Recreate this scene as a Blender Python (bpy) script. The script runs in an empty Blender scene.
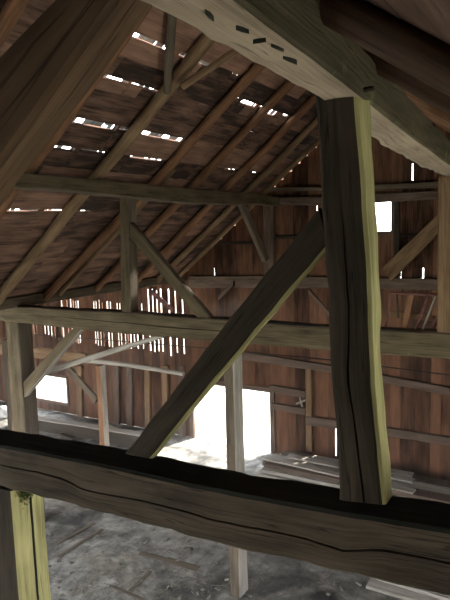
import bpy, math, random
from mathutils import Vector, Matrix, noise
R = random.Random(7)
sc = bpy.context.scene
COL = sc.collection

# ------------------------------------------------------------------ camera
F = 583.0
CY = Vector((351, 83, -583)).normalized()
CX = Vector((980, -44, 583)); CX = (CX - CY * CX.dot(CY)).normalized()
CZ = CX.cross(CY)
EYE = Vector((0, 0, 5.16))
cam = bpy.data.cameras.new('camera'); co = bpy.data.objects.new('camera', cam); COL.objects.link(co)
m = Matrix(((CX[0], CX[1], CX[2], 0), (CY[0], CY[1], CY[2], 0), (CZ[0], CZ[1], CZ[2], 5.16), (0, 0, 0, 1)))
co.matrix_world = m
cam.sensor_fit = 'HORIZONTAL'; cam.sensor_width = 36; cam.lens = F / 450 * 36; cam.clip_start = 0.05
sc.camera = co

def at(px, py, ax, val):
    """point of the barn seen at photo pixel px,py on the plane ax = val"""
    d = Vector(((px - 225) / F, (300 - py) / F, -1))
    r = Vector((CX.dot(d), CY.dot(d), CZ.dot(d)))
    i = 'XYZ'.index(ax); t = (val - EYE[i]) / r[i]
    return EYE + r * t

# ------------------------------------------------------------------ materials
def wood(name, dark, light, grain=1.0, rough=.85, patch=None, patch_amt=.0, bump=.35, blot=.5, sheen=.15):
    M = bpy.data.materials.new(name); M.use_nodes = True
    n = M.node_tree.nodes; l = M.node_tree.links; n.clear()
    out = n.new('ShaderNodeOutputMaterial'); b = n.new('ShaderNodeBsdfPrincipled')
    b.inputs['Roughness'].default_value = rough; b.inputs['Specular IOR Level'].default_value = sheen
    l.new(b.outputs[0], out.inputs[0])
    uv = n.new('ShaderNodeUVMap'); uv.uv_map = 'grain'
    mp = n.new('ShaderNodeMapping'); mp.inputs['Scale'].default_value = (1.6 * grain, 38 * grain, 1); l.new(uv.outputs[0], mp.inputs[0])
    n1 = n.new('ShaderNodeTexNoise'); n1.inputs['Scale'].default_value = 1; n1.inputs['Detail'].default_value = 7; n1.inputs['Roughness'].default_value = .65
    n1.inputs['Distortion'].default_value = .35
    l.new(mp.outputs[0], n1.inputs[0])
    mp2 = n.new('ShaderNodeMapping'); mp2.inputs['Scale'].default_value = (1.3, 5, 1); l.new(uv.outputs[0], mp2.inputs[0])
    n2 = n.new('ShaderNodeTexNoise'); n2.inputs['Scale'].default_value = 1.3; n2.inputs['Detail'].default_value = 5; l.new(mp2.outputs[0], n2.inputs[0])
    mix = n.new('ShaderNodeMix'); mix.data_type = 'FLOAT'; mix.inputs[0].default_value = blot
    l.new(n1.outputs[0], mix.inputs[2]); l.new(n2.outputs[0], mix.inputs[3])
    at_ = n.new('ShaderNodeAttribute'); at_.attribute_name = 'tint'
    add = n.new('ShaderNodeMath'); add.operation = 'ADD'; l.new(mix.outputs[0], add.inputs[0]); l.new(at_.outputs['Fac'], add.inputs[1])
    r = n.new('ShaderNodeValToRGB'); r.color_ramp.elements[0].position = .32; r.color_ramp.elements[0].color = (*dark, 1)
    r.color_ramp.elements[1].position = .72; r.color_ramp.elements[1].color = (*light, 1)
    l.new(add.outputs[0], r.inputs[0])
    colout = r.outputs[0]
    # fine dark drying cracks along the grain
    mp3 = n.new('ShaderNodeMapping'); mp3.inputs['Scale'].default_value = (.55, 26, 1); l.new(uv.outputs[0], mp3.inputs[0])
    n3 = n.new('ShaderNodeTexNoise'); n3.inputs['Scale'].default_value = 1; n3.inputs['Detail'].default_value = 1; n3.inputs['Distortion'].default_value = .05
    l.new(mp3.outputs[0], n3.inputs[0])
    r3 = n.new('ShaderNodeValToRGB'); e = r3.color_ramp.elements
    e[0].position = .385; e[0].color = (1, 1, 1, 1); e[1].position = .415; e[1].color = (1, 1, 1, 1)
    k = e.new(.4); k.color = (.3, .3, .3, 1)
    l.new(n3.outputs[0], r3.inputs[0])
    mul = n.new('ShaderNodeMix'); mul.data_type = 'RGBA'; mul.blend_type = 'MULTIPLY'; mul.inputs[0].default_value = .9
    l.new(colout, mul.inputs[6]); l.new(r3.outputs[0], mul.inputs[7]); colout = mul.outputs[2]
    if patch:
        tc = n.new('ShaderNodeTexCoord')
        n4 = n.new('ShaderNodeTexNoise'); n4.inputs['Scale'].default_value = 3.2; n4.inputs['Detail'].default_value = 6; n4.inputs['Roughness'].default_value = .7
        l.new(tc.outputs['Object'], n4.inputs[0])
        r4 = n.new('ShaderNodeValToRGB'); r4.color_ramp.elements[0].position = .62 - patch_amt * .4; r4.color_ramp.elements[1].position = .72 - patch_amt * .3
        l.new(n4.outputs[0], r4.inputs[0])
        mx = n.new('ShaderNodeMix'); mx.data_type = 'RGBA'; l.new(r4.outputs[0], mx.inputs[0]); l.new(colout, mx.inputs[6]); mx.inputs[7].default_value = (*patch, 1)
        colout = mx.outputs[2]
    l.new(colout, b.inputs['Base Color'])
    bm = n.new('ShaderNodeBump'); bm.inputs['Strength'].default_value = bump; bm.inputs['Distance'].default_value = .02
    l.new(mul.inputs[7].links[0].from_node.outputs[0] if False else n1.outputs[0], bm.inputs['Height'])
    bm2 = n.new('ShaderNodeBump'); bm2.inputs['Strength'].default_value = .5; bm2.inputs['Distance'].default_value = .01
    l.new(r3.outputs[0], bm2.inputs['Height']); l.new(bm.outputs[0], bm2.inputs['Normal'])
    l.new(bm2.outputs[0], b.inputs['Normal'])
    return M

def plain(name, c, rough=.7, metal=0, var=.3, scale=12):
    M = bpy.data.materials.new(name); M.use_nodes = True
    n = M.node_tree.nodes; l = M.node_tree.links; b = n['Principled BSDF']
    b.inputs['Roughness'].default_value = rough; b.inputs['Metallic'].default_value = metal
    tc = n.new('ShaderNodeTexCoord'); t = n.new('ShaderNodeTexNoise'); t.inputs['Scale'].default_value = scale; t.inputs['Detail'].default_value = 6
    l.new(tc.outputs['Object'], t.inputs[0])
    r = n.new('ShaderNodeValToRGB'); r.color_ramp.elements[0].position = .3; r.color_ramp.elements[1].position = .7
    r.color_ramp.elements[0].color = (*[x * (1 - var) for x in c], 1); r.color_ramp.elements[1].color = (*[min(1, x * (1 + var)) for x in c], 1)
    l.new(t.outputs[0], r.inputs[0]); l.new(r.outputs[0], b.inputs['Base Color'])
    return M

M = {}
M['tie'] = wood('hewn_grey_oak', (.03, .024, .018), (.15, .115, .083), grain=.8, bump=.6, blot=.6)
M['tie_top'] = wood('shaded_timber_top', (.018, .02, .018), (.06, .062, .052), grain=.6, bump=.6)  # tie beam's top darkened as shade; the same dark serves notches and crack
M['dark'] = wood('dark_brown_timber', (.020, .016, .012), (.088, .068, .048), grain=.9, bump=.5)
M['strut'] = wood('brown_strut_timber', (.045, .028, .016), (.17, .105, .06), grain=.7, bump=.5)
M['algae_lit'] = wood('algae_lit_timber', (.19, .175, .075), (.64, .59, .29), grain=.8, bump=.4)  # algae tint with the side light painted in, for the lit faces
M['plate_under'] = wood('lit_hewn_underside', (.20, .155, .11), (.46, .37, .27), grain=.7, bump=.6)  # light from below painted into the underside's colour
M['plate_side'] = wood('greenish_plate_side', (.035, .03, .018), (.13, .11, .065), grain=.9, patch=(.13, .13, .07), patch_amt=.0, bump=.6)
M['green'] = wood('greenish_old_beam', (.045, .034, .02), (.19, .148, .088), grain=.9, patch=(.14, .15, .07), patch_amt=.0)
M['grey'] = wood('grey_weathered_timber', (.055, .044, .032), (.22, .172, .122), grain=.9)
M['rafter'] = wood('brown_rafter', (.085, .042, .022), (.38, .20, .11), grain=1, patch=(.20, .18, .11), patch_amt=.0)
M['rafter_pale'] = wood('pale_mossy_rafter', (.10, .062, .034), (.40, .27, .155), grain=1, patch=(.17, .16, .09), patch_amt=.0)
M['log_dark'] = wood('dark_red_log', (.03, .018, .012), (.12, .068, .042), grain=.8, rough=.6, bump=.4)
M['roof'] = wood('roof_board', (.045, .028, .022), (.38, .22, .155), grain=.8, patch=(.10, .13, .10), patch_amt=-.1, blot=.6)
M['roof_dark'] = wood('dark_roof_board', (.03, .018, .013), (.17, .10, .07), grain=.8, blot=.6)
M['shingle'] = plain('grey_shingle', (.34, .38, .38), .8, 0, .4, 9)
M['wall'] = wood('red_brown_board', (.035, .018, .012), (.235, .115, .066), grain=1, blot=.55)
M['rail'] = wood('dusty_rail', (.06, .042, .032), (.23, .165, .125), grain=1)
M['tan'] = wood('tan_sawn_timber', (.10, .06, .032), (.34, .22, .125), grain=1)
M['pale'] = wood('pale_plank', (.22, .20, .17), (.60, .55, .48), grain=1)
M['red'] = plain('red_painted_wood', (.13, .05, .038), .7, 0, .35, 20)
M['iron'] = plain('rusty_dark_iron', (.045, .04, .038), .5, .6, .4, 30)
M['moss'] = plain('green_moss', (.09, .14, .03), .95, 0, .5, 25)
M['straw'] = plain('straw_bits', (.20, .185, .15), .9, 0, .5, 3)
M['grass'] = plain('pale_gravel_ground', (.50, .50, .42), .95, 0, .25, 1.5)
M['sack'] = plain('white_sack_cloth', (.7, .7, .68), .9, 0, .2, 8)
M['stone'] = plain('foundation_stone', (.3, .28, .25), .9, 0, .3, 3)

# floor
fm = bpy.data.materials.new('dusty_threshing_floor'); fm.use_nodes = True
n = fm.node_tree.nodes; l = fm.node_tree.links; b = n['Principled BSDF']; b.inputs['Roughness'].default_value = .8
b.inputs['Specular IOR Level'].default_value = .25
tc = n.new('ShaderNodeTexCoord')
def nz(scale, det, rough=.6, sc3=None, dist=0):
    t = n.new('ShaderNodeTexNoise'); t.inputs['Scale'].default_value = scale; t.inputs['Detail'].default_value = det; t.inputs['Roughness'].default_value = rough
    t.inputs['Distortion'].default_value = dist
    if sc3:
        mp = n.new('ShaderNodeMapping'); mp.inputs['Scale'].default_value = sc3; l.new(tc.outputs['Object'], mp.inputs[0]); l.new(mp.outputs[0], t.inputs[0])
    else: l.new(tc.outputs['Object'], t.inputs[0])
    return t
def ramp(src, stops):
    r = n.new('ShaderNodeValToRGB'); e = r.color_ramp.elements
    e[0].position, e[0].color = stops[0][0], (*stops[0][1], 1); e[1].position, e[1].color = stops[-1][0], (*stops[-1][1], 1)
    for p, c in stops[1:-1]: q = e.new(p); q.color = (*c, 1)
    l.new(src, r.inputs[0]); return r
a1 = nz(.75, 7, .62, dist=.5); r1 = ramp(a1.outputs[0], [(.36, (.05, .048, .045)), (.45, (.16, .15, .135)), (.53, (.34, .325, .30)), (.60, (.25, .225, .19)), (.72, (.56, .55, .53))])
br = n.new('ShaderNodeTexBrick'); mp = n.new('ShaderNodeMapping'); mp.inputs['Rotation'].default_value = (0, 0, math.radians(90)); l.new(tc.outputs['Object'], mp.inputs[0]); l.new(mp.outputs[0], br.inputs[0])
br.inputs['Scale'].default_value = 1; br.inputs['Brick Width'].default_value = 3.6; br.inputs['Row Height'].default_value = .33; br.inputs['Mortar Size'].default_value = .012
br.inputs['Color1'].default_value = (1, 1, 1, 1); br.inputs['Color2'].default_value = (.72, .72, .72, 1); br.inputs['Mortar'].default_value = (.25, .24, .22, 1)
mx = n.new('ShaderNodeMix'); mx.data_type = 'RGBA'; mx.blend_type = 'MULTIPLY'; mx.inputs[0].default_value = .28
l.new(r1.outputs[0], mx.inputs[6]); l.new(br.outputs[0], mx.inputs[7])
a2 = nz(5, 7, .75); r2 = ramp(a2.outputs[0], [(.34, (.35, .35, .35)), (.5, (.9, .9, .88)), (.66, (1.45, 1.42, 1.36))])
mx2 = n.new('ShaderNodeMix'); mx2.data_type = 'RGBA'; mx2.blend_type = 'MULTIPLY'; mx2.inputs[0].default_value = 1
l.new(mx.outputs[2], mx2.inputs[6]); l.new(r2.outputs[0], mx2.inputs[7]); l.new(mx2.outputs[2], b.inputs['Base Color'])
bp = n.new('ShaderNodeBump'); bp.inputs['Strength'].default_value = .6; bp.inputs['Distance'].default_value = .03; l.new(a2.outputs[0], bp.inputs['Height']); l.new(bp.outputs[0], b.inputs['Normal'])
M['floor'] = fm

# ------------------------------------------------------------------ mesh helpers
class MB:
    def __init__(s): s.v = []; s.f = []; s.uv = []; s.t = []; s.mi = []
    def face(s, idx, uvs, tint=0, mi=0):
        s.f.append(idx); s.uv.append(uvs); s.t.append(tint); s.mi.append(mi)
    def box(s, o, ax, ay, az, tint=0, mi=0, long=0, uo=None):
        """box from corner o with edge vectors; grain along edge number `long`"""
        E = [ax, ay, az]; base = len(s.v)
        for k in range(8):
            s.v.append(o + (ax if k & 1 else Vector()) + (ay if k & 2 else Vector()) + (az if k & 4 else Vector()))
        L = [e.length for e in E]
        if uo is None: uo = (R.random() * 50, R.random() * 50)
        flip = ax.cross(ay).dot(az) < 0
        for d in range(3):
            o1, o2 = [q for q in range(3) if q != d]
            if o2 == long: o1, o2 = o2, o1      # u along grain when possible
            for side in (0, 1):
                c = [(0, 0), (1, 0), (1, 1), (0, 1)]
                ids = [base + (side << d) + (p << o1) + (q << o2) for p, q in c]
                uvs = [(uo[0] + p * L[o1], uo[1] + d * .7 + q * L[o2]) for p, q in c]
                nrm = (s.v[ids[1]] - s.v[ids[0]]).cross(s.v[ids[2]] - s.v[ids[1]])
                if nrm.dot(E[d]) * (1 if side else -1) < 0: ids.reverse(); uvs.reverse()
                s.face(ids, uvs, tint, mi)
    def build(s, name, mats, parent=None, smooth=None):
        me = bpy.data.meshes.new(name); me.from_pydata([tuple(v) for v in s.v], [], s.f)
        uvl = me.uv_layers.new(name='grain'); k = 0
        for uvs in s.uv:
            for u in uvs: uvl.data[k].uv = u; k += 1
        a = me.attributes.new('tint', 'FLOAT', 'FACE'); a.data.foreach_set('value', s.t)
        for q in (mats if isinstance(mats, (list, tuple)) else [mats]): me.materials.append(M[q])
        me.polygons.foreach_set('material_index', s.mi)
        if smooth: 
            me.polygons.foreach_set('use_smooth', [True] * len(s.f)); me.set_sharp_from_angle(angle=math.radians(smooth))
        me.validate(); me.update()
        o = bpy.data.objects.new(name, me); COL.objects.link(o)
        if parent: o.parent = parent
        return o

def tag(o, label, cat, group=None, kind='thing'):
    o['label'] = label; o['category'] = cat; o['kind'] = kind
    if group: o['group'] = group
    return o
def struct(o): o['kind'] = 'structure'; return o

def samp(P, t):
    """polyline P at t in 0..1, by chord length"""
    d = [0]
    for a, b in zip(P, P[1:]): d.append(d[-1] + (b - a).length)
    x = t * d[-1]
    for i in range(len(P) - 1):
        if x <= d[i + 1] or i == len(P) - 2:
            w = (x - d[i]) / max(1e-9, d[i + 1] - d[i]); return P[i].lerp(P[i + 1], w)

def hewn(name, A, B, off, mats, parent=None, wob=.012, rough=.006, crack=None, face_mat=(0, 0, 0, 0), step=.14, seed=None, r=.018, crack_w=.008, crack_d=.03, off2=None):
    """A squared timber: front face between polylines A and B, thickness off. face_mat = material index of front, B side, back, A side."""
    seed = R.random() * 100 if seed is None else seed
    sv = Vector((seed, seed * 1.7, -seed))
    Lm = max((A[-1] - A[0]).length, (B[-1] - B[0]).length)
    ns = max(3, int(Lm / step)); mb = MB(); rings = []; uo = R.random() * 60
    D = off.length; off1 = off
    for i in range(ns + 1):
        t = i / ns; off = off1.lerp(off2, t) if off2 else off1
        a = samp(A, t); b = samp(B, t); W = (b - a).length; w = (b - a)
        ra = min(r / W, .2); rd = min(r / D, .2)
        pts = [(ra, 0, 0)]
        if crack:
            for cr in crack:
                pass
            vs = []
            cr = crack
            if t <= cr[0][0]: vc = cr[0][1]; am = 0
            elif t >= cr[-1][0]: vc = cr[-1][1]; am = 1 if cr[-1][0] > 1.0 - 1e-6 else 0
            else:
                for q in range(len(cr) - 1):
                    if cr[q][0] <= t <= cr[q + 1][0]:
                        f = (t - cr[q][0]) / (cr[q + 1][0] - cr[q][0]); vc = cr[q][1] + f * (cr[q + 1][1] - cr[q][1])
                am = min(1, 8 * (t - cr[0][0]), 8 * (cr[-1][0] - t) + (1 if cr[-1][0] >= 1 else 0))
            am = max(0, am) * (.5 + .8 * noise.noise(Vector((t * 14, seed, 0))) ** 2 + .35)
            vc += .02 * noise.noise(Vector((t * 20, seed, 3)))
            cw = crack_w / W * am + .0005
            vs = [(vc * .5, 0, 0), (vc - cw - .002, 0, 0), (vc, crack_d / D * am, 0), (vc + cw + .002, 0, 0), ((1 + vc) / 2, 0, 0)]
            pts += vs
        else: pts += [(.34, 0, 0), (.67, 0, 0)]
        nf = len(pts)
        pts += [(1 - ra, 0, 0), (1, rd, 1), (1, .5, 1), (1, 1 - rd, 1), (1 - ra, 1, 2), (.5, 1, 2), (ra, 1, 2), (0, 1 - rd, 3), (0, .5, 3), (0, rd, 3)]
        c0 = a + w * .5 + off * .5
        wobv = Vector((noise.noise(c0 * .9 + sv), noise.noise(c0 * .9 + sv + Vector((9, 0, 0))), noise.noise(c0 * .9 + sv + Vector((0, 9, 0))))) * wob
        ring = []
        for (pa, pd, sd) in pts:
            p = a + w * pa + off * pd; q = (p - c0)
            p = p + wobv + q.normalized() * rough * (noise.noise(p * 5 + sv) * 1.3 + noise.noise(p * 13 + sv) * .6)
            ring.append(p)
        rings.append((ring, [x[2] for x in pts], t * Lm))
    n_ = len(rings[0][0])
    for ring, _, _ in rings: mb.v += ring
    sides = rings[0][1]
    per = [0]
    R0 = rings[0][0]
    for j in range(n_): per.append(per[-1] + (R0[(j + 1) % n_] - R0[j]).length)
    # orientation check
    e1 = rings[1][0][0] - rings[0][0][0]; ew = rings[0][0][1] - rings[0][0][0]
    flip = e1.cross(ew).dot(off) > 0     # front face normal must point along -off
    for i in range(ns):
        for j in range(n_):
            k = (j + 1) % n_
            sd = max(sides[j], sides[k]) if not (j == n_ - 1) else 3
            if sides[j] != sides[k]: sd = sides[k] if (sides[k] in (1, 3)) else sides[j]
            ids = [i * n_ + j, (i + 1) * n_ + j, (i + 1) * n_ + k, i * n_ + k]
            u0, u1 = uo + rings[i][2], uo + rings[i + 1][2]
            uvs = [(u0, uo + per[j]), (u1, uo + per[j]), (u1, uo + per[j + 1]), (u0, uo + per[j + 1])]
            if flip: ids.reverse(); uvs.reverse()
            mb.face(ids, uvs, 0, face_mat[sd])
    for i, rev in ((0, True), (ns, False)):
        ids = [i * n_ + j for j in range(n_)]
        c = rings[i][0][0]
        uvs = [(uo + (mb.v[q] - c).dot(off.normalized()) * .3, uo + (mb.v[q] - c).length) for q in ids]
        if rev != flip: ids.reverse(); uvs.reverse()
        mb.face(ids, uvs, -.05, face_mat[0])
    return mb.build(name, mats, parent, smooth=38)

def log(name, P, rad, mat, parent=None, seg=12, wob=.03, step=.18, knots=.12, flat=1.0):
    """round pole along polyline P with radii rad=(r0,r1)"""
    mb = MB(); L = sum((b - a).length for a, b in zip(P, P[1:])); ns = max(2, int(L / step)); seed = R.random() * 90; uo = R.random() * 60
    sv = Vector((seed, 0, seed))
    for i in range(ns + 1):
        t = i / ns; p = samp(P, t); d = (samp(P, min(1, t + .02)) - samp(P, max(0, t - .02))).normalized()
        e = Vector((0, 0, 1)) if abs(d.z) < .9 else Vector((1, 0, 0))
        x = d.cross(e).normalized(); y = x.cross(d).normalized()
        p = p + Vector((noise.noise(p * .7 + sv), noise.noise(p * .7 - sv), noise.noise(p * .7 + sv * 2))) * wob
        r = (rad[0] + (rad[1] - rad[0]) * t)
        for j in range(seg):
            a = j / seg * 2 * math.pi
            rr = r * (1 + knots * (noise.noise(Vector((math.cos(a) + seed, math.sin(a), t * L * 2.2))) ))
            mb.v.append(p + x * math.cos(a) * rr + y * math.sin(a) * rr * flat)
    for i in range(ns):
        for j in range(seg):
            k = (j + 1) % seg
            c = 2 * math.pi * rad[0] / seg
            ids = [i * seg + j, i * seg + k, (i + 1) * seg + k, (i + 1) * seg + j]
            mb.face(ids, [(uo + i * L / ns, uo + j * c), (uo + i * L / ns, uo + (j + 1) * c), (uo + (i + 1) * L / ns, uo + (j + 1) * c), (uo + (i + 1) * L / ns, uo + j * c)])
    for i, rv in ((0, 1), (ns, 0)):
        ids = [i * seg + j for j in range(seg)]
        if rv: ids.reverse()
        mb.face(ids, [(uo + .02 * q, uo + .05 * (q % 3)) for q in range(seg)], .05)
    # outward normals
    v = mb.v; f = mb.f[0]; nn = (v[f[1]] - v[f[0]]).cross(v[f[2]] - v[f[1]]); c = sum((v[q] for q in range(seg)), Vector()) / seg
    if nn.dot(v[f[0]] - c) < 0:
        mb.f = [list(reversed(x)) for x in mb.f]; mb.uv = [list(reversed(x)) for x in mb.uv]
    return mb.build(name, mat, parent, smooth=60)

def pl(pix, ax, val): return [at(x, y, ax, val) for x, y in pix]
V = Vector

# ------------------------------------------------------------------ planes of the barn
YN, YM, G = 2.76, 7.1, 12.5
RX, RZ = -3.6, 8.05
FZ = -.45
SL, SR = .78, .72
def roofz(x): return RZ + SL * (x - RX) if x < RX else RZ - SR * (x - RX)

# floor and ground
mb = MB(); mb.box(V((-17, -4, FZ - .12)), V((19.3, 0, 0)), V((0, 16.5, 0)), V((0, 0, .12)), long=1)
struct(mb.build('floor', 'floor'))
mb = MB(); mb.box(V((-45, -35, FZ - .32)), V((90, 0, 0)), V((0, 90, 0)), V((0, 0, .12)))
struct(mb.build('ground', 'grass'))

# ------------------------------------------------------------------ roof (boards with open joints)
LB, LD = -8.95, 1
gaps = {  # joint X : [(Y0, Y1, width)]
    -4.43: [(5.4, 6.25, .06), (6.45, 7.3, .055), (7.75, 7.95, .02)],
    -4.69: [(8.3, 8.45, .03), (8.55, 9.05, .07), (9.15, 9.28, .04), (9.42, 9.85, .10), (10.1, 10.3, .045), (10.42, 10.6, .03)],
    -4.92: [(5.2, 6.0, .05), (6.05, 6.7, .035), (7.6, 8.0, .018)],
    -5.11: [(9.3, 9.7, .035), (9.75, 9.9, .02)],
    -5.47: [(5.0, 6.4, .085), (6.43, 6.7, .06), (6.9, 7.95, .075), (8.9, 9.0, .02)],
    -5.86: [(4.9, 5.95, .07), (6.05, 6.55, .05), (7.1, 7.9, .05), (9.0, 9.5, .02), (9.9, 10.3, .035), (11.0, 11.2, .03)],
    -6.18: [(8.6, 8.75, .02)],
    -6.87: [(5.4, 6.15, .06), (6.25, 6.62, .05), (7.0, 7.2, .05), (7.3, 7.6, .012)],
    -7.2: [(5.6, 6.3, .02)],
    -8.55: [(5.7, 6.1, .03), (10.2, 10.5, .03)],
}
jl = [-3.55, -3.98, -4.43, -4.69, -4.92, -5.11, -5.47, -5.86, -6.18, -6.52, -6.87, -7.2, -7.55, -7.9, -8.25, -8.55, -8.98]
nL = V((SL, 0, -1)).normalized()        # underside normal, left slope points down/right
mb = MB(); rs = random.Random(3)
def roofboards(mb, joints, zf, gp, y0, y1, inner):
    for a, b_ in zip(joints, joints[1:]):
        cuts = {y0, y1}; y = y0 + rs.uniform(.6, 3)
        while y < y1: cuts.add(y); y += rs.uniform(2.2, 4.2)
        pc = sorted(cuts)
        for q in range(len(pc) - 1):
            tint = rs.uniform(-.16, .13); lift = rs.uniform(0, .012)
            sub = {pc[q], pc[q + 1]}
            for g in gp.get(a, []):
                for e in g[:2]:
                    if pc[q] < e < pc[q + 1]: sub.add(e)
            sub = sorted(sub); uo = (rs.random() * 50, rs.random() * 50)
            for s0, s1 in zip(sub, sub[1:]):
                md = (s0 + s1) / 2; w = -.012
                for g in gp.get(a, []):
                    if g[0] < md < g[1]: w = g[2]
                sg = 1 if b_ > a else -1
                xa = a + sg * w; xb = b_
                # boards overlap the neighbour below slightly by sitting a little proud
                pa = V((xa, s0, zf(xa) + lift)); pb = V((xb, s0, zf(xb) + lift))
                mb.box(pa, pb - pa, V((0, s1 - s0, 0)), V((0, 0, .03)), tint, 0, 1, (uo[0] + s0, uo[1]))
roofboards(mb, jl, lambda x: RZ + SL * (x - RX), gaps, -4.2, G + .25, 1)
struct(mb.build('ceiling', 'roof')); mb = MB()
jr = [-3.62, -3.2, -2.85, -2.45, -2.1, -1.72, -1.3, -.95, -.55, -.15, .22, .6, 1.0, 1.4, 1.8, 2.2, 2.6]
roofboards(mb, jr, lambda x: RZ - SR * (x - RX), {-2.45: [(9, 9.3, .03)], .22: [(4, 4.2, .02)]}, -4.2, G + .25, 1)
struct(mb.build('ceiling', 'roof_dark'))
# weathered shingles above the open joints
mb = MB()
for jx, gl in gaps.items():
    for (a, b_, w) in gl:
        y = a - .1
        while y < b_:
            wd = rs.uniform(.06, .16)
            if rs.random() < (.35 if jx == -4.69 else .93):
                x0 = jx + .16; x1 = jx - w - rs.choice([-.03, .02, .08, .2, .25, .3, .3])
                z = .075 + rs.uniform(0, .035)
                p = V((x0, y, RZ + SL * (x0 - RX) + z)); q = V((x1, y, RZ + SL * (x1 - RX) + z))
                mb.box(p, q - p, V((0, wd * .96, 0)), V((0, 0, .01)), 0, 0, 0)
            y += wd
struct(mb.build('roof', 'shingle'))

# ------------------------------------------------------------------ walls
def boards(name, mat, h0, h1, topf, openings, slits, axis, plane, thick=.03, wr=(.17, .26), base=FZ, gapzones=(), seed=1, rows=None):
    """vertical board wall: openings = (h0,h1,z0,z1); slits = (h, z0, z1, w); gapzones = (h0,h1,z0,z1,wmin,wmax)"""
    rr = random.Random(seed); mb = MB(); x = h0
    def emit(xa, xb, z0, z1, tint, off):
        if z1 - z0 < .02 or xb - xa < .003: return
        if axis == 'X': o = V((xa, plane + off, z0)); dx = V((xb - xa, 0, 0)); dy = V((0, thick, 0))
        else: o = V((plane + off, xa, z0)); dx = V((0, xb - xa, 0)); dy = V((thick, 0, 0))
        mb.box(o, dx, dy, V((0, 0, z1 - z0)), tint, 0, 2)
    edges = set()
    for o in openings: edges |= {o[0], o[1]}
    while x < h1 - .01:
        w = rr.uniform(*wr)
        zone = None
        for gz in gapzones:
            if gz[0] <= x < gz[1]: zone = gz; w = rr.uniform(.09, .15)
        nx = min(x + w, h1)
        for e in edges:
            if x + .02 < e < nx + .05: nx = e
        for gz in gapzones:
            if x < gz[0] < nx: nx = gz[0]
        z0, z1 = base, topf((x + nx) / 2); tint = rr.uniform(-.15, .14); off = rr.uniform(0, .008)
        iv = [(z0, z1)]
        for o in openings:
            if o[0] - .01 <= x and nx <= o[1] + .01:
                iv = [q for (a, b_) in iv for q in ((a, min(b_, o[2])), (max(a, o[3]), b_)) if q[1] - q[0] > .02]
        cuts = [s for s in slits if x <= s[0] < nx]
        if zone: 
            gz = zone
            if rr.random() < gz[6]: cuts.append((nx - .001, gz[2] + rr.uniform(0, .12), gz[3] - rr.uniform(0, .1), rr.uniform(gz[4], gz[5])))
        for (a, b_) in iv:
            if cuts:
                s = cuts[0]; za, zb = max(a, s[1]), min(b_, s[2])
                if zb > za:
                    emit(x, nx + .004, a, za, tint, off); emit(x, nx - s[3], za, zb, tint, off); emit(x, nx + .004, zb, b_, tint, off)
                    continue
            emit(x, nx + .004, a, b_, tint, off)
        x = nx
    return struct(mb.build(name, mat))

def g(px, py): p = at(px, py, 'Y', G); return p
def topg(x):
    return 4.05 if x < -8.9 else roofz(x) - .005 if x < 2.3 else 0
dl, dr, dtop = g(193, 388).x, g(270, 388).x, g(230, 387).z
wl0, wl1, wlz0, wlz1 = g(36, 400).x, g(68, 402).x, g(50, 400).z, g(50, 376).z
wr0, wr1, wrz0, wrz1 = g(371, 200).x, g(391.5, 200).x, g(384, 231).z, g(384, 199).z
slits = []
for (px, y0, y1, w) in [(355.5, 164, 181, .035), (403.5, 164, 181, .03), (434, 198, 218, .035), (396.5, 256, 283, .02), (422.5, 268, 281, .03), (311, 205, 222, .02), (311, 262, 275, .02), (336, 428, 456, .035), (214, 268, 276, .02)]:
    a = g(px, y0); c = g(px, y1); slits.append((a.x, c.z, a.z, w))
sz = g(140, 351).z
zones = [(g(30, 330).x, g(62, 330).x, g(50, 338).z, g(50, 322).z, .02, .05, .75),
         (g(62, 330).x, g(142, 330).x, sz, g(100, 299).z, .022, .045, .72),
         (g(143, 330).x, g(181, 330).x, sz - .05, g(160, 288).z, .035, .06, .85)]
boards('wall_back', 'wall', -17, 2.3, topg, [(dl, dr, FZ - .1, dtop), (wl0, wl1, wlz0, wlz1), (wr0, wr1, wrz0, wrz1)], slits, 'X', G, gapzones=zones, seed=5)
# right side wall with an open bay, front wall with the open barn doorway, left wing
boards('wall_right', 'wall', -4, G, lambda y: 4.0, [(2.2, 5.6, FZ - .1, 3.5), (8.2, 9.2, 1.4, 2.4)], [], 'Y', 2.25, seed=8)
boards('wall_front', 'wall', -8.9, 2.3, roofz, [(-4.8, -2.4, FZ - .1, 2.8)], [], 'X', -4, seed=9)
boards('wall_left', 'wall', 3.5, G, lambda y: 4.02, [(7.0, 8.2, 1.0, 2.2)], [], 'Y', -17, seed=10)
mb = MB()
for k in range(32):
    mb.box(V((-17.1, 3.4 + k * .29, 4.05)), V((8.2, 0, 0)), V((0, .295, 0)), V((0, 0, .03)), rs.uniform(-.1, .1), 0, 0)
struct(mb.build('ceiling', 'roof'))

# door and window casings
def casing(name, x0, x1, z0, z1, sill=True, w=.10, mat='rail'):
    mb = MB(); y = G - .035
    mb.box(V((x0 - w, y, z0 - (w if sill else 0))), V((w, 0, 0)), V((0, .034, 0)), V((0, 0, z1 - z0 + (w if sill else 0))), 0, 0, 2)
    mb.box(V((x1, y, z0 - (w if sill else 0))), V((w, 0, 0)), V((0, .034, 0)), V((0, 0, z1 - z0 + (w if sill else 0))), 0, 0, 2)
    mb.box(V((x0 - w, y, z1)), V((x1 - x0 + 2 * w, 0, 0)), V((0, .034, 0)), V((0, 0, w)), 0, 0, 0)
    if sill: mb.box(V((x0, y, z0 - w)), V((x1 - x0, 0, 0)), V((0, .034, 0)), V((0, 0, w)), 0, 0, 0)
    return struct(mb.build(name, mat))
casing('door_1', dl, dr, FZ, dtop, False, .12)
casing('window_1', wl0, wl1, wlz0, wlz1, True, .08)
casing('window_2', wr0, wr1, wrz0, wrz1, True, .07)

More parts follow.
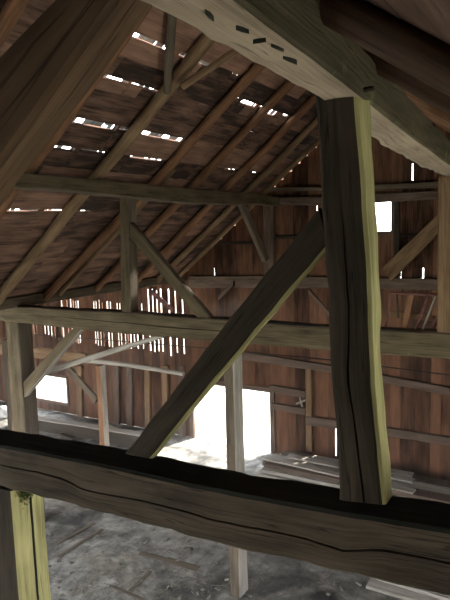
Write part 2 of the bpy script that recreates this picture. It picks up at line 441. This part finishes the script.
# ------------------------------------------------------------------ rafters, left slope
def rafL(Y, r0, r1, mat, label, round_=True, dx=0):
    x0, x1 = -3.66, -8.9
    c = r0 + .004
    P = [V((x0, Y, RZ + SL * (x0 - RX) - r0 * 1.3)), V(((x0 + x1) / 2, Y + .02, RZ + SL * ((x0 + x1) / 2 - RX) - r0 * 1.3)), V((x1, Y + dx, RZ + SL * (x1 - RX) - r1 * 1.3))]
    o = log('rafter', P, (r0, r1), mat, wob=.03, seg=10, flat=.95)
    return tag(o, label, 'rafter', 'pole rafters of the left roof slope')
names = [(.8, .075, .08, 'rafter', 'pole rafter of the left roof slope almost overhead, nearest of its row'),
 (2.3, .075, .08, 'rafter', 'pole rafter of the left roof slope hidden mostly by the near dark strut'),
 (3.9, .08, .085, 'rafter', 'ochre pole rafter showing in the top left corner beyond the dark strut'),
 (5.35, .065, .08, 'rafter', 'brown pole rafter leaning beside the far left edge above the eave beam'),
 (6.58, .095, .10, 'rafter_pale', 'thick pale mossy pole rafter carrying the small strut and brace'),
 (8.04, .085, .085, 'rafter', 'reddish pole rafter next beyond the pale mossy one'),
 (8.16 + .12, .055, .06, 'rafter_pale', 'slim pale pole nailed alongside the reddish rafter'),
 (9.21, .08, .08, 'rafter', 'brown pole rafter passing just right of the left timber post'),
 (10.4, .08, .08, 'rafter', 'brown pole rafter running into the bright broken roof gap'),
 (11.35, .075, .075, 'rafter_pale', 'pale pole rafter second from the end wall on the left slope'),
 (12.25, .06, .07, 'rafter_pale', 'pale pole rafter lying against the end wall boards')]
for a in names:
    dx = -.25 if a[0] == 8.04 else 0
    if abs(a[0] - 8.28) < .01:
        P = [V((-5.9, 8.25, roofz(-5.9) - .09)), V((-8.85, 8.18, roofz(-8.85) - .09))]
        tag(log('rafter', P, (.05, .06), 'rafter_pale', wob=.02, seg=10), a[4], 'rafter', 'pole rafters of the left roof slope'); continue
    rafL(*a, dx=dx)

# right slope rafters: only the near ones show
def rafR(Y, r, mat, label, dx=0, drop=1.2):
    x0, x1 = -3.5, 2.2
    P = [V((x0, Y, RZ - SR * (x0 - RX) - r * drop)), V((-.9, Y, roofz(-.9) - r * drop - .01)), V((.1, Y + dx, roofz(.1) - r * drop + .01)), V((x1, Y + dx, roofz(x1) - r * drop))]
    return tag(log('rafter', P, (r, r * 1.05), mat, wob=.03, seg=14, knots=.2), label, 'rafter', 'log rafters of the right roof slope')
rafR(2.2, .07, 'log_dark', 'thick dark red log rafter crossing the top right corner')
rafR(3.1, .085, 'log_dark', 'dark log rafter just below and behind the thick top right one')
for Y, w in ((4.6, 'second'), (5.9, 'third'), (8.4, 'fifth'), (9.8, 'sixth'), (11.2, 'seventh')):
    rafR(Y, .075, 'rafter', 'brown pole rafter of the right roof slope, ' + w + ' behind the thick dark log')

# ------------------------------------------------------------------ purlin plates
# left plate: long face towards the middle of the barn
PX = -5.88
A = pl([(-60, 167), (20, 173), (60, 176), (130, 182), (185, 187), (225, 191), (262, 195)], 'X', PX)
B = pl([(-60, 182), (20, 188), (60, 190), (130, 197), (185, 202), (225, 205), (262, 205)], 'X', PX)
A.append(V((PX, G - .03, A[-1].z))); B.append(V((PX, G - .03, B[-1].z)))
o = hewn('purlin_beam', A, B, V((-.24, 0, 0)), ['green', 'grey'], face_mat=(0, 1, 0, 0), wob=.02)
tag(o, 'mossy green brown purlin beam under the left roof rafters', 'beam', 'long purlin beams')
# right plate
A = [V((-1.03, .2, 5.80)), V((-1.05, 1.3, 5.78)), V((-1.09, 2.7, 5.76)), V((-1.2, 4.2, 5.70)), V((-1.27, 5.8, 5.67)), V((-1.36, 7.4, 5.68)), V((-1.4, G - .03, 5.7))]
B = [V((-.79, .2, 5.80)), V((-.81, 1.3, 5.78)), V((-.89, 2.7, 5.76)), V((-.96, 4.2, 5.72)), V((-1.06, 6.0, 5.70)), V((-1.12, 7.4, 5.68)), V((-1.16, G - .03, 5.7))]
plate = hewn('purlin_beam', A, B, V((.02, 0, .235)), ['plate_under', 'plate_side', 'dark'], face_mat=(0, 1, 2, 2), off2=V((.02, 0, .15)), wob=.018, rough=.011, step=.1, r=.014)
tag(plate, 'massive hewn purlin beam overhead with pale grey underside', 'beam', 'long purlin beams')
# axe notches on the underside of the right plate
for (a_, b_) in (((236, 30), (249, 34)), ((253, 44), (266, 42)), ((271, 47), (284, 52)), ((283, 59), (297, 65)), ((205, 14), (214, 22))):
    p, q = at(*a_, 'Z', 5.762), at(*b_, 'Z', 5.762); d = q - p; t_ = V((0, .012, 0))
    mb = MB(); k = len(mb.v); n_ = V((-d.y, d.x, 0)).normalized() * .004
    mb.v += [p, p.lerp(q, .5) + n_, q, p.lerp(q, .5) - n_]; mb.v += [x + V((0, 0, .03)) for x in mb.v[:4]]
    for f in ((3, 2, 1, 0), (4, 5, 6, 7), (0, 1, 5, 4), (1, 2, 6, 5), (2, 3, 7, 6), (3, 0, 4, 7)): mb.face(list(f), [(0, 0)] * 4)
    o = mb.build('axe_notch', 'tie_top', plate); o['label'] = 'dark axe notch'
# eave plate, left
A = [V((-8.72, 3.0, 4.0)), V((-8.72, 8, 4.01)), V((-8.72, G - .02, 4.0))]; B = [p - V((0, 0, .2)) for p in A]
o = hewn('eave_beam', A, B, V((-.2, 0, 0)), 'grey'); tag(o, 'pale grey eave beam along the low left edge of the roof', 'beam')
# ridge pole
o = log('ridge_pole', [V((RX, -3.9, RZ - .16)), V((RX, G - .05, RZ - .16))], (.075, .075), 'rafter')
tag(o, 'round ridge pole under the peak of the roof', 'beam')

# ------------------------------------------------------------------ near frame
A = pl([(-160, 420), (-60, 435), (0, 446), (110, 467), (225, 491), (340, 513), (450, 531), (560, 551)], 'Y', YN)
B = pl([(-160, 452), (-60, 474), (0, 488), (110, 516), (225, 545), (340, 573), (450, 599), (560, 626)], 'Y', YN)
def tt(px):   # position along near tie by pixel
    return None
near_tie = hewn('tie_beam', A, B, V((0, .30, 0)), ['tie', 'tie_top'], face_mat=(0, 0, 0, 1), wob=.012, rough=.009, step=.07,
    crack=[(.30, .40), (.39, .45), (.50, .46), (.53, .6), (.65, .53), (.72, .57), (.79, .55), (.84, .62), (.87, .48), (.93, .47), (1.0, .5)], crack_w=.006, crack_d=.05, seed=4.4)
tag(near_tie, 'heavy cracked tie beam crossing the foreground from edge to edge', 'beam', 'tie beams')

YP = YN + .05
def ontop(px, py): return (px, py)
A = pl([(314, 96), (320, 170), (326, 270), (331, 380), (340, 500)], 'Y', YP)
B = pl([(357, 94), (363, 170), (370, 270), (374, 380), (386, 505)], 'Y', YP)
post = hewn('timber_post', A, B, V((0, .21, 0)), ['dark', 'algae_lit'], off2=V((0, .13, 0)), face_mat=(0, 1, 0, 0), wob=.006, rough=.008, step=.08,
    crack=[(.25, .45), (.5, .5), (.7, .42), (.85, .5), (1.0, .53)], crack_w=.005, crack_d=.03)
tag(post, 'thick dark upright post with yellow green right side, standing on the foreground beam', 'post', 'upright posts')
# wooden peg in the head of the near post (on its beam face)
c = at(366, 90, 'X', -.885)
o = log('peg', [V((-.93, c.y, c.z)), V((-.845, c.y, c.z + .004))], (.014, .011), 'dark', seg=10, wob=0, step=.03, parent=plate); o['label'] = 'dark wooden peg end'
A = pl([(124, 454), (222, 329), (318, 209)], 'Y', YP + .02)
B = pl([(151, 459), (223, 373), (328, 248)], 'Y', YP + .02)
B2 = B
brace = hewn('diagonal_brace', A, B, V((0.0, .05, 0)), ['dark', 'algae_lit'], face_mat=(0, 1, 0, 0), wob=.008, rough=.006, step=.09)
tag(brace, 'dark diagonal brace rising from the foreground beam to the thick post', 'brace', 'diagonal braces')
# post under the near tie
A = pl([(-14, 484), (-11, 540), (-6, 602), (2, 700)], 'Y', YN + .03)
B = pl([(12, 491), (15, 540), (20, 602), (30, 700)], 'Y', YN + .03)
A.append(V((A[0].x, A[0].y, FZ))); B.append(V((B[0].x, B[0].y, FZ)))
A = [A[0], V((A[0].x, A[0].y, FZ))]; B = [B[0], V((B[0].x, B[0].y, FZ))]
o = hewn('timber_post', A, B, V((0, .31, 0)), ['dark', 'algae_lit'], face_mat=(0, 1, 0, 0), wob=.01, rough=.007, step=.12)
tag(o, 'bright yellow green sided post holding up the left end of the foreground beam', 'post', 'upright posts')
lowpost = o
# split down the lit side of that post
x = B[0].x + .012
mb = MB()
for k in range(26):
    z = B[0].z - .12 - k * .12
    yy = YN + .03 + .155 + .008 * noise.noise(V((k * .5, 2, 1)))
    mb.box(V((x - .02, yy, z - .125)), V((.022, 0, 0)), V((0, .012, 0)), V((0, 0, .126)), -.3, 0, 2)
o = mb.build('crack', 'tie_top', lowpost); o['label'] = 'dark drying crack down the lit side'
# moss tuft on its head
mb = MB(); rm = random.Random(2)
for k in range(420):
    u = rm.gauss(0, .045); w = -abs(rm.gauss(0, .05))
    if abs(u) > .11: continue
    p = V((x - .004, YN + .16 + u, B[0].z - .015 + w)); d = V((rm.uniform(.008, .022), rm.uniform(-.01, .01), rm.uniform(-.012, .008)))
    s = V((0, .004, .002)); b0 = len(mb.v); mb.v += [p - s, p + s, p + d, p + V((0, 0, .006))]
    mb.face([b0, b0 + 1, b0 + 2], [(0, 0), (1, 0), (0, 1)]); mb.face([b0 + 1, b0 + 3, b0 + 2], [(0, 0), (1, 0), (0, 1)])
o = mb.build('moss', 'moss', lowpost); o['kind'] = 'stuff'; o['label'] = 'dark green moss tuft at the head'

# big near strut, upper left
A = pl([(105, -56), (50, 0), (-10, 62), (-200, 262)], 'Y', 1.25)
B = pl([(156, -56), (116, 1), (42, 105), (-33, 207), (-183, 410)], 'Y', 1.25)
d_ = (B[3] - B[0]).normalized(); k_ = (B[-1].z - FZ) / -d_.z; A.append(A[-1] + d_ * k_); B.append(B[-1] + d_ * k_)
o = hewn('diagonal_strut', A, B, V((0, .14, 0)), ['strut'], wob=.008, rough=.006, step=.08)
tag(o, 'broad dark brown strut filling the upper left corner, nearest timber of all', 'brace')

# ------------------------------------------------------------------ middle frame
A = pl([(-60, 301), (0, 306), (130, 313), (225, 320), (320, 327), (450, 334), (520, 339)], 'Y', YM)
B = pl([(-60, 315), (0, 321), (110, 333), (225, 342), (320, 350), (450, 360), (520, 367)], 'Y', YM)
o = hewn('tie_beam', A, B, V((0, .27, 0)), ['green', 'tan', 'grey'], face_mat=(0, 0, 0, 2), wob=.01, rough=.01, step=.12, crack=[(.3, .4), (.5, .5), (.75, .55)], crack_w=.008)
tag(o, 'long greenish tie beam crossing the barn at mid height', 'beam', 'tie beams')
mid_z = A[2].z

def mpost(a, b_, d, mats, fm, label, group='upright posts', name='timber_post', Y=YM + .02, **k):
    o = hewn(name, pl(a, 'Y', Y) if not isinstance(a[0], Vector) else a, pl(b_, 'Y', Y) if not isinstance(b_[0], Vector) else b_, V((0, d, 0)), mats, face_mat=fm, wob=k.get('wob', .008), rough=k.get('rough', .006), step=.14)
    return tag(o, label, 'brace' if 'brace' in name else 'post', group)
mpost([(119, 197), (121, 313)], [(128, 197), (130, 313)], .22, ['green', 'grey'], (0, 1, 0, 0), 'squared post standing on the middle beam under the left purlin beam')
mpost([(438, 178), (437, 333)], [(455, 176), (454, 335)], .22, ['tan', 'tan'], (0, 1, 0, 0), 'tan post at the right edge standing on the middle beam')
def drop(px0, px1, ytop, Y):
    a = at(px0, ytop, 'Y', Y); b_ = at(px1, ytop, 'Y', Y); return [a, V((a.x, Y, FZ))], [b_, V((b_.x, Y, FZ))]
a, b_ = drop(4.5, 17, 319, YM + .02)
mpost(a, b_, .34, ['green', 'grey'], (0, 1, 0, 0), 'squared post under the left end of the middle beam')
a, b_ = drop(222.5, 233, 341, YM + .02)
mpost(a, b_, .26, ['grey', 'pale'], (0, 1, 0, 0), 'tall post in front of the bright doorway, under the middle beam')
def mbr(a, b_, d, mat, label, Y=YM + .05, fm=(0, 0, 0, 0)):
    o = hewn('diagonal_brace', pl(a, 'Y', Y), pl(b_, 'Y', Y), V((0, d, 0)), mat, face_mat=fm, wob=.008, rough=.004, step=.14, r=.01)
    return tag(o, label, 'brace', 'diagonal braces')
mbr([(130, 222), (211, 318)], [(128, 235), (199, 320)], .11, ['green', 'grey'], 'slanting brace from the left post down to the middle beam', fm=(0, 0, 0, 1))
mbr([(76, 325), (19, 386)], [(84, 327), (24, 397)], .11, ['green', 'pale'], 'knee brace between the middle beam and the left post below it', fm=(0, 1, 0, 0))
# brace in the plane of the left purlin, far bay
A = pl([(241, 204), (266, 262)], 'X', -5.92); B = pl([(246, 204), (270, 258)], 'X', -5.92)
o = hewn('diagonal_brace', A, B, V((-.1, 0, 0)), 'grey', wob=.005, rough=.004, r=.01)
tag(o, 'small pale brace between the left purlin beam and the end wall', 'brace', 'diagonal braces')

# small strut and brace hung from the pale rafter
def rooft(px, py, k):
    d = Vector(((px - 225) / F, (300 - py) / F, -1)); r = Vector((CX.dot(d), CY.dot(d), CZ.dot(d)))
    t = (RZ - SL * RX - EYE.z) / (r.z - SL * r.x); return EYE + r * t * k
P0, P1 = rooft(172, 12, .985), at(167, 92, 'Y', 6.45)
o = log('hanging_strut', [P0, P1], (.06, .05), 'grey', wob=.01, seg=8); tag(o, 'short upright strut hanging onto the pale mossy rafter', 'brace')
P0, P1 = at(240, 48, 'Y', 6.62), at(182, 86, 'Y', 6.5)
o = log('collar_pole', [P0, P1], (.05, .05), 'rafter_pale', wob=.02, seg=8); tag(o, 'short slanting pole joining the pale mossy rafter from the right', 'brace')
# long diagonal pole, left
o = log('diagonal_pole', [at(46, 372, 'Y', YM + .45), at(110, 352, 'Y', YM + .45), at(180, 331, 'Y', YM + .45)], (.06, .035), 'pale', wob=.02, seg=8)
tag(o, 'pale crooked pole slanting across the left bay under the middle beam', 'pole')

# ------------------------------------------------------------------ end wall framing
YR = G - .13
def rail(pa, pb, d, mat, label, Y=YR, mats=None, fm=(0, 0, 0, 0), cat='rail', name='wall_rail', group='rails on the end wall'):
    A = pl(pa, 'Y', Y); B = pl(pb, 'Y', Y)
    o = hewn(name, A, B, V((0, d, 0)), mat, face_mat=fm, wob=.01, rough=.005, step=.2, r=.01)
    return tag(o, label, cat, group)
rail([(189, 276), (262, 276), (330, 277), (450, 279)], [(189, 288), (262, 288), (330, 288), (450, 290)], .12, 'rail', 'dusty girt across the end wall level with the slanting brace foot', group=None)
rail([(250, 197), (330, 197), (450, 190)], [(250, 204), (330, 206), (450, 198)], .12, 'rail', 'upper girt of the end wall just above the small square window')
rail([(262, 187), (330, 187), (450, 181)], [(262, 191), (330, 191), (450, 187)], .12, 'grey', 'thin pale topped rail highest on the end wall', Y=YR - .03)
rail([(238, 351), (330, 366), (450, 388)], [(238, 359), (330, 373), (450, 396)], .12, 'rail', 'long rail on the end wall right of the doorway, just under the middle beam')
rail([(306, 416), (345, 422), (450, 438)], [(306, 425), (345, 430), (450, 446)], .12, 'rail', 'lowest long rail on the end wall above the lumber pile')
rail([(270, 385), (305, 391)], [(270, 392), (305, 398)], .1, 'rail', 'upper of two short rails beside the doorway')
rail([(270, 403), (305, 409)], [(270, 409), (305, 415)], .1, 'rail', 'lower of two short rails beside the doorway')
rail([(190, 242), (262, 241)], [(190, 245), (262, 244)], .05, 'dark', 'thin dark strip drawn as a shadow line left of the end wall stud', Y=G - .055)  # dark strips either side of the stud put in for a fine shadow line
rail([(273, 236), (318, 235)], [(273, 239), (318, 238)], .05, 'dark', 'thin dark strip drawn as a shadow line right of the end wall stud', Y=G - .055)
rail([(396, 233), (437, 234)], [(396, 236), (437, 237)], .05, 'dark', 'thin dark batten beside the small square window', Y=G - .055)
def stud(x0, x1, y0, y1, mat, label, lean=0, Y=YR + .02, name='wall_stud'):
    A = pl([(x0, y0), (x0 + lean, y1)], 'Y', Y); B = pl([(x1, y0), (x1 + lean, y1)], 'Y', Y)
    o = hewn(name, A, B, V((0, .1, 0)), mat, wob=.006, rough=.004, step=.25, r=.01); return tag(o, label, 'stud', 'studs on the end wall')
stud(263, 273, 205, 277, 'rail', 'brown stud of the end wall below the end of the left purlin', 1)
stud(393, 399, 198, 277, 'dark', 'dark stud beside the small square window', 1)
stud(305, 311, 366, 452, 'tan', 'tan stud standing between the doorway and the thick near post', 1)
for (x, lbl, mt) in ((76, 'right of the bright left window', 'tan'), (113, 'next right of the short lit post', 'rail'), (126, 'midway between short lit post and doorway', 'rail'), (144, 'third left of the doorway', 'tan'), (162, 'second left of the doorway', 'tan'), (178, 'nearest left of the doorway', 'rail')):
    stud(x, x + 5, 366, 430 + (x - 70) * .14, mt, 'light wall stud ' + lbl, .8)
# small braces on the end wall
def wbr(a, b_, w, mat, label, Y=YR - .1):
    A = pl([a, b_], 'Y', Y); B = [p - V((0, 0, w)) for p in A]
    o = hewn('diagonal_brace', A, B, V((0, .08, 0)), mat, wob=.004, rough=.003, r=.008); return tag(o, label, 'brace', 'diagonal braces')
wbr((151, 290), (173, 309), .13, 'red', 'small reddish brace in front of the glowing slats')
wbr((233, 281), (218, 296), .12, 'rail', 'short dark brace below the end wall girt, left of the near brace', )
wbr((308, 288), (329, 312), .12, 'rail', 'short dark brace below the end wall girt, beside the thick near post')
A = pl([(440, 212), (382, 268)], 'Y', YR - .12); B = pl([(441, 231), (391, 281)], 'Y', YR - .12)
o = hewn('diagonal_brace', A, B, V((0, .1, 0)), 'tan', wob=.006, rough=.004, r=.012)
tag(o, 'wide tan brace slanting up to the post at the right edge', 'brace', 'diagonal braces')

# left bay: rail on a short post, pole on top, brace
YL = 9.6
A = pl([(-40, 340), (85, 354)], 'Y', YL); B = pl([(-40, 351), (85, 363)], 'Y', YL)
o = hewn('bay_rail', A, B, V((0, .12, 0)), 'tan', wob=.008, r=.01); tag(o, 'tan rail running left behind the left post', 'rail')
o = log('bay_pole', [at(82, 360, 'Y', YL), at(130, 365, 'Y', YL + .1), at(184, 374, 'Y', YL + .1)], (.06, .045), 'pale', wob=.015, seg=8)
tag(o, 'pale horizontal pole resting on the short lit post', 'pole')
a = at(95, 366, 'Y', YL); b_ = at(100.5, 366, 'Y', YL)
o = hewn('timber_post', [a, V((a.x, YL, FZ))], [b_, V((b_.x, YL, FZ))], V((0, .16, 0)), ['rafter', 'pale'], face_mat=(0, 1, 0, 0), wob=.008, r=.01)  # doorway light on the right side put in as pale timber
tag(o, 'short slim post with right side coloured pale as if sunlit standing in the left bay', 'post', 'upright posts')
A = pl([(69, 367), (97, 398)], 'Y', YL + .03); B = pl([(64, 369), (95, 403)], 'Y', YL + .03)
o = hewn('diagonal_brace', A, B, V((0, .08, 0)), 'grey', wob=.004, rough=.003, r=.008); tag(o, 'small brace leaning onto the short lit post', 'brace', 'diagonal braces')
a = at(-8, 322, 'Y', 8.6); b_ = at(-2, 322, 'Y', 8.6)
# slim dark upright behind the left post
A = [at(1, 340, 'Y', 8.6)]; B = [at(6, 340, 'Y', 8.6)]
A.append(V((A[0].x, 8.6, FZ))); B.append(V((B[0].x, 8.6, FZ)))
o = hewn('timber_post', A, B, V((0, .12, 0)), ['dark', 'tan'], face_mat=(0, 1, 0, 0), wob=.008, r=.01)
tag(o, 'slim dark upright at the left edge behind the squared left post', 'post', 'upright posts')

# iron rod across the barn
o = log('iron_rod', [at(24, 334, 'Y', 9.9), at(107, 340, 'Y', 9.9), at(193, 347, 'Y', 9.9), at(330, 360, 'Y', 9.9), at(480, 379, 'Y', 9.9)], (.012, .012), 'iron', wob=0, seg=6, step=.6, knots=0)
tag(o, 'thin dark iron rod stretched across behind the middle beam', 'rod')

# ------------------------------------------------------------------ floor timber and lumber
A = pl([(-60, 409), (37, 424), (140, 451)], 'Z', FZ); 
A = [p.copy() for p in pl([(10, 426), (146, 449)], 'Z', FZ)]
B = [p + V((0, 0, .33)) for p in A]
o = hewn('floor_timber', B, A, V((.05, .3, 0)), ['dark', 'pale'], face_mat=(0, 0, 0, 1), wob=.01, rough=.01)
tag(o, 'long squared timber lying on the bright floor under the left window', 'timber')

rl = random.Random(12)
def plank(x, y, z, L, w, t, yaw, mat, label, cat='plank', group=None, tilt=0):
    z += FZ
    d = V((math.cos(yaw), math.sin(yaw), tilt)); s = V((-math.sin(yaw), math.cos(yaw), 0)) * w
    A = [V((x, y, z)), V((x, y, z)) + d * L]; B = [p + s for p in A]
    o = hewn('plank', B, A, V((0, 0, t)), mat, wob=.006, rough=.002, step=.3, r=.006)
    return tag(o, label, cat, group)
mats = ['pale', 'grey', 'pale', 'grey', 'pale', 'rail']
lum = []
k = 0
pos = ['lowest', 'second', 'third', 'fourth', 'top']
for row in range(4):
    for c in range(4 - (row > 1)):
        x0 = -6.0 + rl.uniform(-.15, .3) + .1 * row; y0 = 10.85 + c * .34 + row * .06
        plank(x0, y0, .004 + row * .092, rl.uniform(4.4, 5.7) - .25 * row, rl.uniform(.29, .33), rl.uniform(.06, .088), rl.uniform(-.005, .005), mats[k % 6],
              'grey weathered plank in the long lumber pile right of the doorway', group='planks of the long lumber pile by the end wall'); k += 1
for c in range(3):
    plank(-5.9 + c * .5, 11.2 + .25 * c, (.377, .417, .377)[c], 3.4 - c * .6, .2, .035, -.06 + .04 * c, 'pale', ['pale loose board with its end jutting out on top of the lumber pile', 'pale loose board slid along the middle of the lumber pile top', 'short pale loose board at the back of the lumber pile top'][c])
# lumber at the bottom right
a = at(366, 586, 'Z', FZ + .05)
for c, (dx, dz, lb) in enumerate(((0, 0, 'pale broad board on the floor in the bottom right corner, nearest of three'), (.25, 0, 'pale broad board behind the nearest one in the bottom right corner'), (.1, .06, 'pale board lying on top of two others in the bottom right corner'))):
    plank(a.x + dx, a.y + c * .33 - (.45 if c == 2 else 0), .004 + dz, 2.6, .3, .05, -.02 * c, 'pale', lb)
# loose strips on the floor (laths)
for (p, q, w, lb) in (((58, 545), (96, 524), .09, 'long pale lath lying on the floor nearest the yellow green post'), ((60, 558), (104, 530), .09, 'pale lath beside the long one on the floor'), ((132, 592), (152, 572), .07, 'thin pale lath near the foot of the doorway post'), ((112, 588), (142, 601), .06, 'thin pale lath lying crosswise at the bottom of the view'), ((163, 562), (196, 572), .16, 'short pale broken board on the floor left of the doorway post'), ((138, 555), (165, 562), .12, 'short pale chip of board on the dusty floor')):
    a, c = at(*p, 'Z', FZ), at(*q, 'Z', FZ); d = (c - a); yaw = math.atan2(d.y, d.x)
    plank(a.x, a.y, .003, d.length, w, .01, yaw, 'grey', lb, 'board')
# scraps at the foot of the near brace, left bright floor
for (p, L, yaw, lb) in (((118, 441), .7, .3, 'pale wood scrap leaning in the sunlit corner beside the short post'), ((128, 437), .5, 1.2, 'small pale wood scrap right of the sunlit one'), ((60, 436), .6, -.2, 'dark wood scrap on the white floor near the left post')):
    a = at(*p, 'Z', FZ); plank(a.x, a.y, .003, L, .14, .06, yaw, 'pale' if 'pale' in lb else 'dark', lb, 'scrap')
# white sack at far left
mb = MB(); c = at(4, 412, 'Z', FZ + .15); S = 12
for i in range(S + 1):
    for j in range(16):
        th = i / S * math.pi; ph = j / 16 * 2 * math.pi
        p = V((math.sin(th) * math.cos(ph) * .36, math.sin(th) * math.sin(ph) * .26, math.cos(th) * .17))
        p *= 1 + .25 * noise.noise(p * 5 + V((4, 0, 0)))
        mb.v.append(V((c.x, c.y, FZ + .16)) + p)
for i in range(S):
    for j in range(16):
        k = (j + 1) % 16; mb.face([i * 16 + j, (i + 1) * 16 + j, (i + 1) * 16 + k, i * 16 + k], [(0, 0)] * 4)
o = mb.build('sack', 'sack', smooth=60); tag(o, 'crumpled whitish sack on the floor at the far left edge', 'sack')
# door latch
c = at(301, 402, 'Y', G - .16)
e = bpy.data.objects.new('door_latch', None); COL.objects.link(e); e.location = c
tag(e, 'pale wooden latch fixed to the stud right of the doorway', 'latch')
for (d, L, mt, nm) in ((V((.25, -.02, .12)), 1, 'pale', 'latch_bar'), (V((-.05, -.02, .22)), 1, 'pale', 'handle')):
    o = log(nm, [-d * .5, d * .5], (.025, .02), mt, seg=8, wob=0, step=.08, parent=e)
# tag board on middle girt by latch
# ------------------------------------------------------------------ hay rack on the middle beam, right
YK = YM + .05
root = bpy.data.objects.new('hay_rack', None); COL.objects.link(root); zc = at(410, 333, 'Y', YK); root.location = zc
tag(root, 'small broken hay rack with leaning slats on the middle beam at right', 'rack')
def rel(px, py, y=YK + .1): return at(px, py, 'Y', y) - zc
def bar(nm, p, q, r, mat, lb=None, box=None, y=YK + .1):
    if box:
        A = [rel(*p, y), rel(*q, y)]; w = box
        d = (A[1] - A[0]).normalized(); s = V((-d.z, 0, d.x)) * w
        o = hewn(nm, A, [x + s for x in A], V((0, .04, 0)), mat, parent=root, wob=.002, rough=.002, r=.006)
    else: o = log(nm, [rel(*p, y), rel(*q, y)], (r, r), mat, parent=root, seg=8, wob=.004)
    if lb: o['label'] = lb
    return o
bar('slat', (391, 293), (385, 331), .016, 'red', 'thin red slat')
bar('slat', (429, 294), (415, 331), .018, 'red', 'thin red slat')
bar('slat', (436, 296), (422, 331), .014, 'pale', 'pale slat')
bar('slat', (408, 292), (401, 327), 0, 'rafter', 'broad brown slat', box=.07)
bar('slat', (397, 294), (399, 318), .012, 'dark')
bar('crossbar', (388, 316), (434, 322), 0, 'tan', 'orange brown crossbar', box=.07, y=YK + .16)
bar('top_rail', (391, 293), (437, 295), .018, 'red')
bar('side_brace', (446, 306), (432, 328), .03, 'red', 'red side brace')
bar('bottom_board', (384, 335), (438, 339), 0, 'dark', 'dark bottom board', box=.08, y=YK + .08)

# ------------------------------------------------------------------ litter
mb = MB(); rs2 = random.Random(31)
for k in range(1500):
    x = rs2.uniform(-13, 1.5); y = rs2.uniform(3.2, 12.2)
    if rs2.random() < .5: x = rs2.gauss(-5.2, 1.2); y = rs2.gauss(6.2, 1)
    L = rs2.uniform(.03, .13); w = rs2.uniform(.003, .009); a = rs2.uniform(0, 3.14)
    if not (-16 < x < 2 and 2 < y < 12.4): continue
    d = V((math.cos(a), math.sin(a), rs2.uniform(-.05, .05))) * L; s = V((-math.sin(a), math.cos(a), 0)) * w
    mb.box(V((x, y, FZ + .002)), d, s, V((0, 0, .006)), rs2.uniform(-.2, .2), 0, 0)
for k in range(150):
    x = rs2.gauss(-5, 1.6); y = rs2.gauss(6.6, 1.1); a = rs2.uniform(0, 3.14); L = rs2.uniform(.03, .09); w = rs2.uniform(.015, .05)
    mb.box(V((x, y, FZ + .002)), V((math.cos(a), math.sin(a), rs2.uniform(-.02, .3))) * L, V((-math.sin(a), math.cos(a), 0)) * w, V((0, 0, .02)), 0, 0, 0)
o = mb.build('straw_litter', 'straw'); tag(o, 'bits of straw and chips strewn over the dusty floor', 'litter', kind='stuff')

# ------------------------------------------------------------------ light
w = bpy.data.worlds.new('World'); sc.world = w; w.use_nodes = True
nt = w.node_tree; bg = nt.nodes['Background']
tcw = nt.nodes.new('ShaderNodeTexCoord'); sep = nt.nodes.new('ShaderNodeSeparateXYZ'); rw = nt.nodes.new('ShaderNodeValToRGB')
nt.links.new(tcw.outputs['Generated'], sep.inputs[0]); nt.links.new(sep.outputs[2], rw.inputs[0]); nt.links.new(rw.outputs[0], bg.inputs[0])
rw.color_ramp.elements[0].position = 0; rw.color_ramp.elements[0].color = (1, 1, .98, 1)
rw.color_ramp.elements[1].position = .7; rw.color_ramp.elements[1].color = (.80, .89, 1, 1)
bg.inputs[1].default_value = 9
s = bpy.data.lights.new('sun', 'SUN'); s.energy = 40; s.angle = math.radians(1.5); s.color = (1, .95, .86)
so = bpy.data.objects.new('sun', s); COL.objects.link(so); so.location = (6, 20, 20)
so.rotation_euler = V((-.32, -.84, -.31)).to_track_quat('-Z', 'Y').to_euler()

sc.view_settings.view_transform = 'Standard'; sc.view_settings.look = 'None'; sc.view_settings.gamma = 1; sc.view_settings.use_curve_mapping = False
sc.view_settings.exposure = 0.12
HAZE = 0.013
cy = sc.cycles
cy.max_bounces = 10; cy.diffuse_bounces = 7; cy.glossy_bounces = 3; cy.use_denoising = True; cy.sample_clamp_indirect = 20
cy.caustics_reflective = False; cy.caustics_refractive = False

if HAZE:  # thin dust, also standing in for the lens veil round the doorway
    mb = MB(); mb.box(V((-16.9, 3.2, FZ + .01)), V((19.0, 0, 0)), V((0, 9.1, 0)), V((0, 0, 4.35)))
    M['haze'] = bpy.data.materials.new('dusty_air_veil'); M['haze'].use_nodes = True
    hn = M['haze'].node_tree.nodes; hn.remove(hn['Principled BSDF']); vs = hn.new('ShaderNodeVolumeScatter'); vs.inputs['Density'].default_value = HAZE; vs.inputs['Anisotropy'].default_value = .6
    M['haze'].node_tree.links.new(vs.outputs[0], hn['Material Output'].inputs['Volume'])
    o = mb.build('haze', 'haze'); tag(o, 'dusty air and lens veil in front of the bright doorway', 'haze', kind='stuff')
